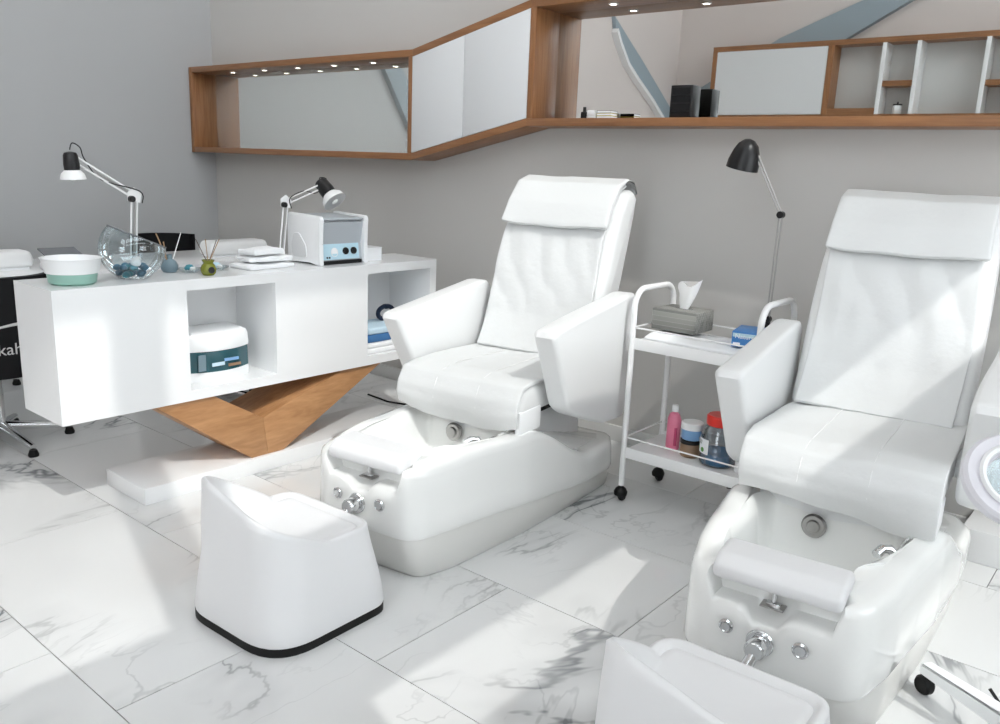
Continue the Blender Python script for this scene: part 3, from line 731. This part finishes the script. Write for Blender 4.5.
for zz_, ww_ in ((.104, .022), (.094, .015)):
    c_ = n_*.0768+Vector((0, 0, zz_)); mesh_obj('print_line', [c_+td*(sx_*ww_)+n_*dn+Vector((0, 0, dz)) for dn in (-.001, .0012) for sx_, dz in ((-1, -.0028), (1, -.0028), (1, .0028), (-1, .0028))], [(0, 1, 2, 3), (4, 5, 6, 7), (0, 1, 5, 4), (1, 2, 6, 5), (2, 3, 7, 6), (3, 0, 4, 7)], 'print_grey', lb)
yb_ = empty('spray_bottle', (-1.255, 3.09, ZL)); tag(yb_, 'small clear bottle with yellow top beside the red-lidded jar', 'bottle')
lathe('bottle_body', [(0, 0), (.022, 0), (.024, .004), (.024, .045), (.012, .056)], 'shell', yb_, 20); lathe('cap', [(.013, .0565), (.013, .075), (0, .076)], 'yellow', yb_, 16)
fp_ = empty('cable_box', (-1.33, 3.42, 0)); tag(fp_, 'black cable box on the floor under the trolley', 'box')
box('body', -.07, .06, -.05, .05, 0, .05, 'black_soft', fp_, bev=.012); tube('cable', [(-.06, 0, .03), (-.10, -.03, .03), (-.11, -.02, .06), (-.10, .03, .08), (-.08, .08, .09)], .003, 'black', fp_, 6)

# ------------------------------------------------------------------ things on the display desk
ZD = .9083
mb = empty('soaking_bowl', (-3.225, 1.370, ZD)); tag(mb, 'oval white soaking bowl with mint green lower band at the desk end', 'bowl')
lathe('lower_band', [(0, 0), (.078, 0), (.089, .008), (.094, .042), (0, .042)], 'mint', mb, 40, sy=.92, sx=1.0)
lathe('upper_bowl', [(.094, .0425), (.105, .092), (.109, .098), (.104, .098), (.099, .090), (.088, .050), (0, .048)], 'white_plastic', mb, 40, sy=.98, sx=1.0)
# glass bowl with slanted rim
gl = empty('glass_bowl', (-3.255, 1.622, ZD)); tag(gl, 'round clear glass bowl with slanted rim, blue pebbles and shells inside', 'bowl')
bm = bmesh.new(); Rb = .125; n_s = 48
pl_n = Vector((.10, .42, 1)).normalized(); pl_d = pl_n.dot(Vector((0, 0, .172)))
def bowl_pt(a, t):
    # t 0 bottom centre .. 1 at the slanted rim
    lo, hi = 0.0, 1.0
    th0 = radians(28)
    def P(th): 
        return Vector((sin(th)*cos(a)*Rb, sin(th)*sin(a)*Rb, Rb*.92-cos(th)*Rb+.0))
    a_, b_ = th0, radians(172)
    for _ in range(26):
        m_ = (a_+b_)/2
        if pl_n.dot(P(m_)) < pl_d: a_ = m_
        else: b_ = m_
    th = th0+(a_-th0)*t; p = P(th); p.z = max(p.z, .0) if t > 0 else 0
    return p
rows = [[bm.verts.new(bowl_pt(2*pi*k/n_s, j/20)) for k in range(n_s)] for j in range(21)]
for A, B in zip(rows, rows[1:]):
    for k in range(n_s): bm.faces.new((A[k], A[(k+1) % n_s], B[(k+1) % n_s], B[k]))
bm.faces.new(rows[0])
rimpts = [bowl_pt(2*pi*k/n_s, 1) for k in range(n_s)]
bw = bm_obj('bowl_wall', bm, 'clear_glass', gl, smooth=60)
tube('rim', rimpts, .0032, 'smoke_plastic', gl, 6, closed=True)
rs_ = random.Random(3)
def blob(name, loc, r, m, sq, seed):
    bm = bmesh.new(); bmesh.ops.create_icosphere(bm, subdivisions=2, radius=r)
    for v in bm.verts:
        v.co *= 1+.22*noise.noise(v.co*(1.6/r)*.6+Vector((seed, 0, 0))); v.co.z *= sq
    o = bm_obj(name, bm, m, smooth=80); o.location = loc; return o
peb = []
for i in range(16):
    for _ in range(200):
        a = rs_.uniform(0, 2*pi); rr = rs_.uniform(0, .062)
        layer = i // 8; p = Vector((-3.255+cos(a)*rr, 1.622+sin(a)*rr, ZD+.019+.024*layer))
        if all((p-q).length > .0285 for q in peb): break
    peb.append(p); mt = ('stone_blue', 'stone_teal', 'stone_blue')[i % 3]
    tag(blob('pebble', p, .0165, mt, .8, i), 'small %s pebble lying in the glass bowl' % ('teal' if mt == 'stone_teal' else 'dark blue'), 'pebble', '%s pebbles in the glass bowl' % ('teal' if mt == 'stone_teal' else 'dark blue'))
for i, (dx, dy, r) in enumerate(((.048, -.012, .020), (.02, .0, .016), (.0, .022, .013))):
    tag(blob('seashell', (-3.255+dx, 1.622+dy, ZD+.066+.004*i), r, 'shell', .75, 40+i), ('largest', 'middle-sized', 'smallest')[i] + ' white shell lying on the pebbles in the glass bowl', 'seashell', 'shells in the glass bowl')
# reed diffuser
df = empty('reed_diffuser', (-3.335, 1.82, ZD)); tag(df, 'round blue-grey diffuser bottle with two reeds beside the glass bowl', 'diffuser')
lathe('bottle_body', [(0, 0), (.026, 0), (.034, .012), (.036, .028), (.028, .046), (.013, .056), (.011, .072), (.014, .075), (.009, .075), (.008, .058)], 'bluegrey', df, 28)
tube('reed', [(.004, -.004, .03), (.012, -.050, .145), (.014, -.060, .165)], .0028, 'stick', df, 6); tube('reed', [(-.006, -.006, .03), (.012, -.028, .13)], .0026, 'stick', df, 6); tube('reed', [(.004, .006, .03), (-.004, .062, .165)], .0022, 'shell', df, 6)
# olive oil burner with sticks
gv = empty('oil_burner', (-3.165, 1.90, ZD)); tag(gv, 'small glossy olive green pot with sticks on the desk edge', 'pot')
lathe('pot_body', [(0, 0), (.022, 0), (.030, .010), (.033, .026), (.027, .042), (.020, .050), (.026, .062), (.027, .064), (.022, .062), (.016, .048), (0, .044)], 'olive', gv, 28)
lathe('opening', [(0, .0015), (.013, .0015), (.014, 0), (0, 0)], 'black', gv, 18, c=(.0315, -.004, .024), rot=rot_to((1, -.1, .05)))
for p_ in ((-.022, -.040, .150, 'stick_dark'), (-.004, -.006, .150, 'stick'), (.004, .040, .145, 'stick_dark'), (.01, .050, .150, 'stick')): tube('stick', [(0, 0, .046), p_[:3]], .0018, p_[3], gv, 6)
# small glass dishes
for i, (x, y, c2_) in enumerate(((-3.29, 1.885, 'stone_teal'), (-3.30, 2.02, 'pale_blue'))):
    ds = empty('glass_dish', (x, y, ZD)); tag(ds, ('shallow glass dish with a teal trinket behind the olive pot', 'shallow glass dish with pale blue trinkets beside the white cloths')[i], 'dish')
    lathe('dish', [(0, 0), (.030, 0), (.052, .012), (.054, .016), (.050, .014), (.028, .004), (0, .004)], 'clear_glass', ds, 30)
    lathe('trinket', [(0, .0045), (.018, .005), (.022, .018), (.012, .030), (0, .033)], c2_, ds, 20, c=(-.006, .004, 0))
    lathe('trinket', [(0, .0045), (.011, .005), (.012, .020), (.006, .024), (0, .024)], 'shell', ds, 16, c=(.020, .004, 0))
# folded white cloths
for i, (hx, hy, z0, h, dy) in enumerate(((.075, .125, 0, .022, 0), (.066, .105, .031, .022, .012), (.055, .085, .062, .026, -.004))):
    o = pillow('folded_cloth', [(-hy, 0), (hy, 0), (hy+.004, h*.5), (hy, h), (-hy, h), (-hy-.004, h*.5)], hx, .006, 'white_cloth', None, np_=60, nx=14, rnd=.006,
        deform=lambda v, i=i, h=h: v+Vector((.006*noise.noise(v*14+Vector((i, 0, 0))), .006*noise.noise(v*11), .007*noise.noise(v*17+Vector((0, i, 3)))*(v.z > h*.4)*1.2)))
    o.location = (-3.27, 2.235+dy, ZD+z0+.0005); o.rotation_euler = (0, 0, radians((4, -6, 9)[i]))
    tag(o, ('bottom', 'middle', 'topmost')[i] + ' crumpled white cloth of the stack beside the white cabinet device', 'cloth', 'crumpled white cloths on the desk')
# white device with dials
dv = empty('hot_air_steriliser', (-3.285, 2.63, ZD)); tag(dv, 'white desktop steriliser with grey face and two black dials on the desk', 'steriliser')
side = [(-.125, .0), (-.085, .012), (.04, .010), (.095, -.0), (.125, 0), (.112, .10), (.128, .215), (.118, .232), (-.115, .240), (-.130, .225)]
for s in (-1, 1):
    p = prism('side_panel', [(x, max(z, 0)) for x, z in side], *sorted((s*.125, s*.150)), 'white_plastic', dv, axis='y', bev=.006)
    if s < 0: tag(pillow('side_grip', [(-.085, .03), (.03, .03), (.02, .09), (-.03, .145), (-.07, .145), (-.09, .09)], .003, .002, 'door_white', p, np_=40, x0=-.152, rnd=.02, axis='y'), 'shallow arched grip')
box('body', -.115, .090, -.1245, .1245, .018, .205, 'white_plastic', dv)
prism('top_lid', [(-.118, .2055), (.10, .2055), (.120, .214), (.116, .222), (-.118, .232)], -.1245, .1245, 'grey_panel', dv, axis='y', bev=.003)
fpn = prism('front_panel', [(.0905, .02), (.104, .02), (.094, .10), (.112, .203), (.0905, .203)], -.1245, .1245, 'grey_panel', dv, axis='y')
cpn = prism('control_panel', [(.1042, .024), (.1062, .024), (.0962, .098), (.0945, .098)], -.115, .108, 'pale_blue', dv, axis='y')
for y, r in ((.022, .017), (.072, .017)): lathe('dial', [(r, 0), (r, .008), (r-.003, .012), (0, .012)], 'black', cpn, 22, c=(.1005, y, .062), rot=rot_to((1, 0, .12)))
lathe('gauge', [(.022, 0), (.022, .002), (.019, .003), (.019, .0012), (0, .0012)], 'white_plastic', cpn, 26, c=(.1005, -.045, .058), rot=rot_to((1, 0, .12)))
for y in (-.092, -.078): box('switch', .1035, .1075, y-.004, y+.004, .030, .038, 'black', cpn)
box('foot_rail', -.10, .105, -.124, .124, .0, .0175, 'black', dv)
wb = empty('card_box', (-3.245, 2.85, ZD)); tag(wb, 'small plain white box beside the steriliser', 'box')
box('carton', -.045, .045, -.055, .055, 0, .060, 'white_plastic', wb, bev=.002); box('lid', -.0465, .0465, -.0565, .0565, .0602, .068, 'white_plastic', wb, bev=.002)
# architect lamps
def arch_lamp(loc, label, E, H, shade_dir, K):
    l = tag(empty('architect_lamp', loc), label, 'lamp', 'white spring-arm lamps')
    boxes('clamp', [(-.02, .02, -.015, .015, 0, .012), (-.012, .012, -.012, .012, .012, .05)], 'white_metal', l, bev=.002)
    E = Vector(E); H = Vector(H); B = Vector((0, 0, .045))
    u = (H-E).normalized()
    def off(p, d, side): return p+side*d
    perp1 = Vector((0, 1, 0)); perp2 = u.cross(Vector((1, 0, 0))).normalized()
    for k in (-.012, .0, .012)[::2]: tube('lower_arm', [B+perp1*k, E+perp1*k], .0042, 'white_metal', l, 8)
    tube('spring', [B+Vector((.006, 0, .02)), B.lerp(E, .5)+Vector((.006, 0, 0)), E+Vector((.006, 0, -.02))], .0035, 'brushed', l, 8)
    for k in (-.011, .011): tube('upper_arm', [E+perp2*k, H+perp2*k], .0042, 'white_metal', l, 8)
    tube('spring', [E+u*.03, E.lerp(H, .6)], .0035, 'brushed', l, 8)
    prism('elbow_plate', [(-.028, -.02), (.022, -.028), (.03, .01), (.0, .034), (-.03, .015)], -.004, .004, 'white_metal', l, axis='x').location = E
    lathe('elbow_knob', [(.013, 0), (.013, .018), (.010, .022), (0, .022)], 'black', l, 16, c=E+Vector((.004, -.018, -.012)), rot=rot_to((1, 0, 0)))
    sd_ = Vector(shade_dir).normalized(); R = rot_to(-sd_); hc = H+sd_*.02
    sh_ = lathe('lamp_shade', [(r_*K, z_*K) for r_, z_ in [(.050, -.070), (.044, -.048), (.031, -.034), (.029, -.032), (.029, -.034), (.041, -.050), (.048, -.070)]], 'white_metal', l, 28, c=hc, rot=R)
    lathe('bulb', [(r_*K, z_*K) for r_, z_ in [(0, -.078), (.013, -.072), (.020, -.056), (.012, -.035), (0, -.034)]], 'bulb', sh_, 18, c=hc, rot=R)
    lathe('socket', [(r_*K, z_*K) for r_, z_ in [(.030, -.033), (.031, -.010), (.028, .026), (.023, .036), (.010, .040), (0, .040)]], 'black', l, 24, c=hc, rot=R)
    tp = hc-sd_*.045
    tube('cable', smooth_path([tp, tp-sd_*.02+Vector((0, .012, .006)), tp+Vector((0, .040, .010)), H+u*-.05+perp2*.02, E.lerp(H, .5)+perp2*-.014, E+Vector((.008, .02, .02)), E+Vector((.004, .03, -.03))]), .0025, 'black', l, 6)
    return l
arch_lamp((-3.405, 1.70, ZD), 'white spring-arm lamp with drooping black and white head behind the glass bowl', (0, .02, .315), (.0, -.225, .465), (0, .05, -1), .95)
arch_lamp((-3.405, 2.440, ZD), 'white spring-arm lamp leaning over the steriliser', (0, .03, .285), (.0, .255, .365), (.62, .12, -.62), 1.25)
# niche one: UV steriliser
uv = empty('uv_steriliser', (-3.26, 1.945, DZ0+t+.0003)); tag(uv, 'white bow-fronted UV steriliser with dark teal window in the desk niche', 'steriliser')
def bow(x_back, x_mid, x_end, hy, r=.015):
    pts = [(x_back, -hy), (x_back, hy)] + [(x_end+(x_mid-x_end)*(1-(k/8-1)**2 if k <= 8 else 1-((k-8)/8)**2), hy-2*hy*k/16) for k in range(17)]
    return pts
BP = bow(-.10, .120, .075, .150)
pts = [Vector(p) for p in BP]
def bring(z, ins): return [Vector((q.x, q.y, z)) for q in offset_poly(pts, ins)]
loft('lower_body', [bring(0, .008), bring(.006, .004), bring(.044, .002)], 'white_plastic', uv)
wn_ = loft('window', [bring(.0445, .004), bring(.135, .006)], 'teal_window', uv)
loft('top_body', [bring(.1355, .002), bring(.145, .0), bring(.190, .004), bring(.208, .012), bring(.217, .03)], 'white_plastic', uv)
for i, (a, b, z0, z1, mm) in enumerate(((-.12, -.085, .055, .125, 'bluegrey'), (-.06, .0, .07, .085, 'paleblue_towel'), (.02, .08, .06, .072, 'amber'), (.0, .07, .085, .098, 'lightblue_gel'))):
    xq = .1005+.0175*(1-(abs(a+b)/2/.15)**2)
    box('window_print' if i == 0 else 'tool_seen_inside', xq, xq+.0035, a, b, z0, z1, mm, wn_)
# niche two: towels and hair band
zz = DZ0+t+.0005
for i, (m_, h, hx, hy, lab) in enumerate((('white_cloth', .026, .12, .13, 'bottom white towel of the stack in the desk niche nearer the back wall'), ('white_cloth', .026, .115, .125, 'second white towel of the stack in the desk niche nearer the back wall'), ('blue_towel', .040, .105, .115, 'dark blue towel in the stack in the desk niche nearer the back wall'), ('paleblue_towel', .034, .105, .115, 'pale blue towel on top of the stack in the desk niche nearer the back wall'))):
    o = pillow('folded_towel', [(-hy, 0), (hy, 0), (hy+.006, h*.5), (hy, h), (-hy, h), (-hy-.006, h*.5)], hx, .010, m_, None, np_=48, nx=8, rnd=.010, deform=lambda v, i=i: v+Vector((.004*noise.noise(v*12+Vector((i, 0, 0))), .004*noise.noise(v*9), 0)))
    o.location = (-3.235, 2.865+.004*i, zz); zz += h+.0006; tag(o, lab, 'towel', 'folded towels in the desk niche')
hb = empty('hair_band', (-3.27, 3.0, zz+.002)); hb.rotation_euler = (0, radians(0), 0); tag(hb, 'dark navy rolled hair band on top of the towels', 'hair band')
bm = bmesh.new(); tube_bm(bm, [(0, .055*cos(2*pi*k/24), .037+.035*sin(2*pi*k/24)) for k in range(24)], .012, 10, True); bm_obj('band', bm, 'navy', hb, smooth=60)
box('knot', -.016, .016, -.014, .014, .058, .083, 'navy', hb, bev=.008)

# ------------------------------------------------------------------ work table and swivel chairs beyond the desk
wt = empty('work_table', (-4.85, 2.2, 0)); tag(wt, 'long plain white work table behind the display desk', 'table')
box('table_top', -.33, .33, -1.35, 1.22, .735, .772, 'desk_white', wt, bev=.004)
for y in (-1.30, 0.0, 1.17): box('leg_panel', -.30, .30, y, y+.036, 0, .7345, 'desk_white', wt)
for y, lab in ((.86, 'white padded hand rest on the work table near the back wall'), (-.60, 'white padded hand rest on the work table near the lettered chair')):
    h = empty('hand_rest', (-4.78, 2.2+y, .7725)); tag(h, lab, 'hand rest', 'white hand rests')
    pillow('pad', [(-.21, .012), (.21, .012), (.215, .05), (.20, .10), (-.20, .10), (-.215, .05)], .075, .025, 'leather', h, np_=48, nx=4, rnd=.03)
    box('pad_base', -.06, .06, -.19, .19, 0, .0118, 'white_plastic', h)
tl_ = empty('dust_collector', (-4.62, 1.93, .7725)); tag(tl_, 'dark grey flat dust collector on the work table', 'device')
box('body', -.10, .10, -.09, .09, 0, .035, 'white_plastic', tl_, bev=.006)
p_ = prism('dark_top', [(-.11, .10), (.10, .036), (.10, .042), (-.11, .108)], -.09, .10, 'smoke_plastic', tl_, axis='y'); boxes('stand', [(-.09, -.07, -.03, .03, .0355, .092)], 'white_plastic', tl_)
def swivel(loc, rz, label, zseat, ztop, lettered=False, w_=.24, star=.25):
    c = tag(empty('swivel_chair', loc, rz), label, 'chair', 'black swivel chairs')
    pillow('seat', [(-.22, zseat-.07), (.20, zseat-.07), (.24, zseat-.03), (.22, zseat), (-.22, zseat+.005), (-.25, zseat-.03)], w_, .03, 'black_soft', c, np_=48, nx=3, rnd=.03)
    # curved back shell: wraps behind the seat (local -y side)
    rings = []
    for z, rr in ((zseat-.13, .90), (zseat-.02, .97), ((zseat+ztop)/2, 1.02), (ztop-.03, 1.04), (ztop, 1.03)):
        o_ = []; i_ = []
        for k in range(25):
            a = radians(-168+156*k/24); o_.append(Vector((cos(a)*(w_+.035)*rr, sin(a)*.27*rr-.0, z))); i_.append(Vector((cos(a)*(w_+.008)*rr, sin(a)*.235*rr, z)))
        rings.append(o_ + list(reversed(i_)))
    bk_ = loft('backrest', rings, 'black_soft', c, sharp=40)
    tube('column', [(0, 0, .07), (0, 0, zseat-.085)], .024, 'chrome', c, 14)
    tube('lever', [(.0, .0, zseat-.10), (.09, -.05, zseat-.11), (.12, -.07, zseat-.14), (.15, -.09, zseat-.13)], .008, 'black', c, 8)
    for k in range(5):
        a = 2*pi*k/5+star; d = Vector((cos(a), sin(a), 0))
        lg = tube('star_leg', [d*.02+Vector((0, 0, .085)), d*.12+Vector((0, 0, .072)), d*.30+Vector((0, 0, .045))], .02, 'chrome', c, 10, rfun=lambda s: .024-.009*s)
        lathe('foot_pad', [(0, 0), (.022, 0), (.024, .01), (.016, .032), (0, .034)], 'rubber', lg, 14, c=d*.295)
    if lettered:
        for k, a_ in enumerate(range(7)): pass
        a = radians(-103); nrm = Vector((cos(a)/(w_+.035), sin(a)/.27, 0)).normalized(); tdir = Vector((-nrm.y, nrm.x, 0)); pos = Vector((cos(a)*(w_+.035)*1.02, sin(a)*.27*1.02, zseat+.015))
        text_mesh('lettering', 'kah', .075, 'logo_white', bk_, frame(pos+nrm*.012, tdir, (0, 0, 1)))
        bm = bmesh.new(); pts_ = []
        for k in range(15):
            s_ = -.14+.23*k/14; aa = a+s_/.28; pts_.append(Vector((cos(aa)*(w_+.035)*1.035, sin(aa)*.27*1.035, zseat+.085+.045*(1-((s_-.10)/.24)**2))))
        tube_bm(bm, pts_, .006, 6, rfun=lambda s: .002+.007*s); bm_obj('printed_arc', bm, 'logo_white', bk_, smooth=50)
    return c
swivel((-4.28, 1.43, 0), radians(98), 'black swivel chair with white lettering beside the desk end', .50, .835, True, star=.89)
swivel((-4.22, 2.55, 0), radians(88), 'black swivel chair behind the V-shaped oak foot of the desk', .46, .74)
swivel((-5.45, 2.98, 0), radians(-88), 'black swivel chair across the work table, near the back wall', .46, .845, w_=.20)
swivel((-5.45, 1.62, 0), radians(-92), 'black swivel chair across the work table, by the left wall', .46, .85, w_=.20)
tag(tube('power_cable', [(-3.75, 3.30, .004), (-3.55, 3.28, .004), (-3.3, 3.36, .004), (-3.0, 3.42, .004), (-2.7, 3.40, .004), (-2.5, 3.3, .004)], .006, 'black', None, 8), 'black power cable on the floor behind the desk and spa chair', 'cable')

# ------------------------------------------------------------------ magnifier stand at the right
mg = empty('magnifier_lamp', (-.075, 2.20, 0)); tag(mg, 'white rolling magnifier lamp with ring head beside the sun-striped spa chair', 'lamp')
ang0 = math.atan2(2.43-2.22, -.345+.02)
for k in range(5):
    a = ang0+2*pi*k/5; d = Vector((cos(a), sin(a), 0)); n_ = Vector((-d.y, d.x, 0))
    bm = bmesh.new()
    vs = []
    for s_, hw_, zz_, h_ in ((.03, .028, .075, .05), (.36, .020, .062, .032)):
        for sg in (-1, 1):
            for up_z in (0, 1): vs.append(bm.verts.new(d*s_+n_*hw_*sg+Vector((0, 0, zz_+h_*up_z))))
    for f_ in ((0, 1, 3, 2), (4, 5, 7, 6), (0, 1, 5, 4), (2, 3, 7, 6), (0, 2, 6, 4), (1, 3, 7, 5)): bm.faces.new([vs[i] for i in f_])
    bmesh.ops.bevel(bm, geom=list(bm.edges), offset=.005, segments=2, affect='EDGES')
    lg = bm_obj('base_leg', bm, 'white_plastic', mg, smooth=40)
    lathe('caster', [(0, -.016), (.022, -.016), (.028, -.008), (.028, .008), (.022, .016), (0, .016)], 'rubber', lg, 18, c=d*.35+Vector((0, 0, .0285)), rot=rot_to(n_))
    tube('caster_fork', [d*.35+Vector((0, 0, .03)), d*.35+Vector((0, 0, .064))], .012, 'rubber', lg, 10)
tube('pole', [(0, 0, .10), (0, 0, 1.0)], .014, 'white_metal', mg, 14)
tube('arm', [(0, 0, 1.0), (.04, -.02, 1.10), (.02, -.08, 1.02), (-.01, -.10, .87), (-.03, -.10, .80)], .011, 'white_metal', mg, 10)
hc = Vector((-.140, -.12, .765)); hd = rot_to(Vector((.35, -.62, .70)))
rg = lathe('ring_head', [(.062, -.012), (.100, -.016), (.112, -.006), (.112, .012), (.104, .020), (.070, .018), (.062, .008), (.062, -.012)], 'lilac_plastic', mg, 40, c=hc, rot=hd)
lathe('lens', [(0, -.004), (.030, -.003), (.061, -.001), (.061, .001), (.030, .003), (0, .004)], 'clear_glass', rg, 32, c=hc, rot=hd)
lathe('inner_tube', [(.066, .0185), (.078, .0185), (.082, .022), (.076, .027), (.068, .025), (.066, .0185)], 'white_plastic', rg, 36, c=hc, rot=hd)
tube('power_cord', smooth_path([(x+.075, y-2.20, z) for x, y, z in ((-.22, 2.44, .06), (-.17, 2.43, .012), (-.12, 2.38, .005), (-.07, 2.35, .005), (-.04, 2.44, .005), (.05, 2.52, .005), (.3, 2.7, .005))]), .005, 'black', mg, 8)
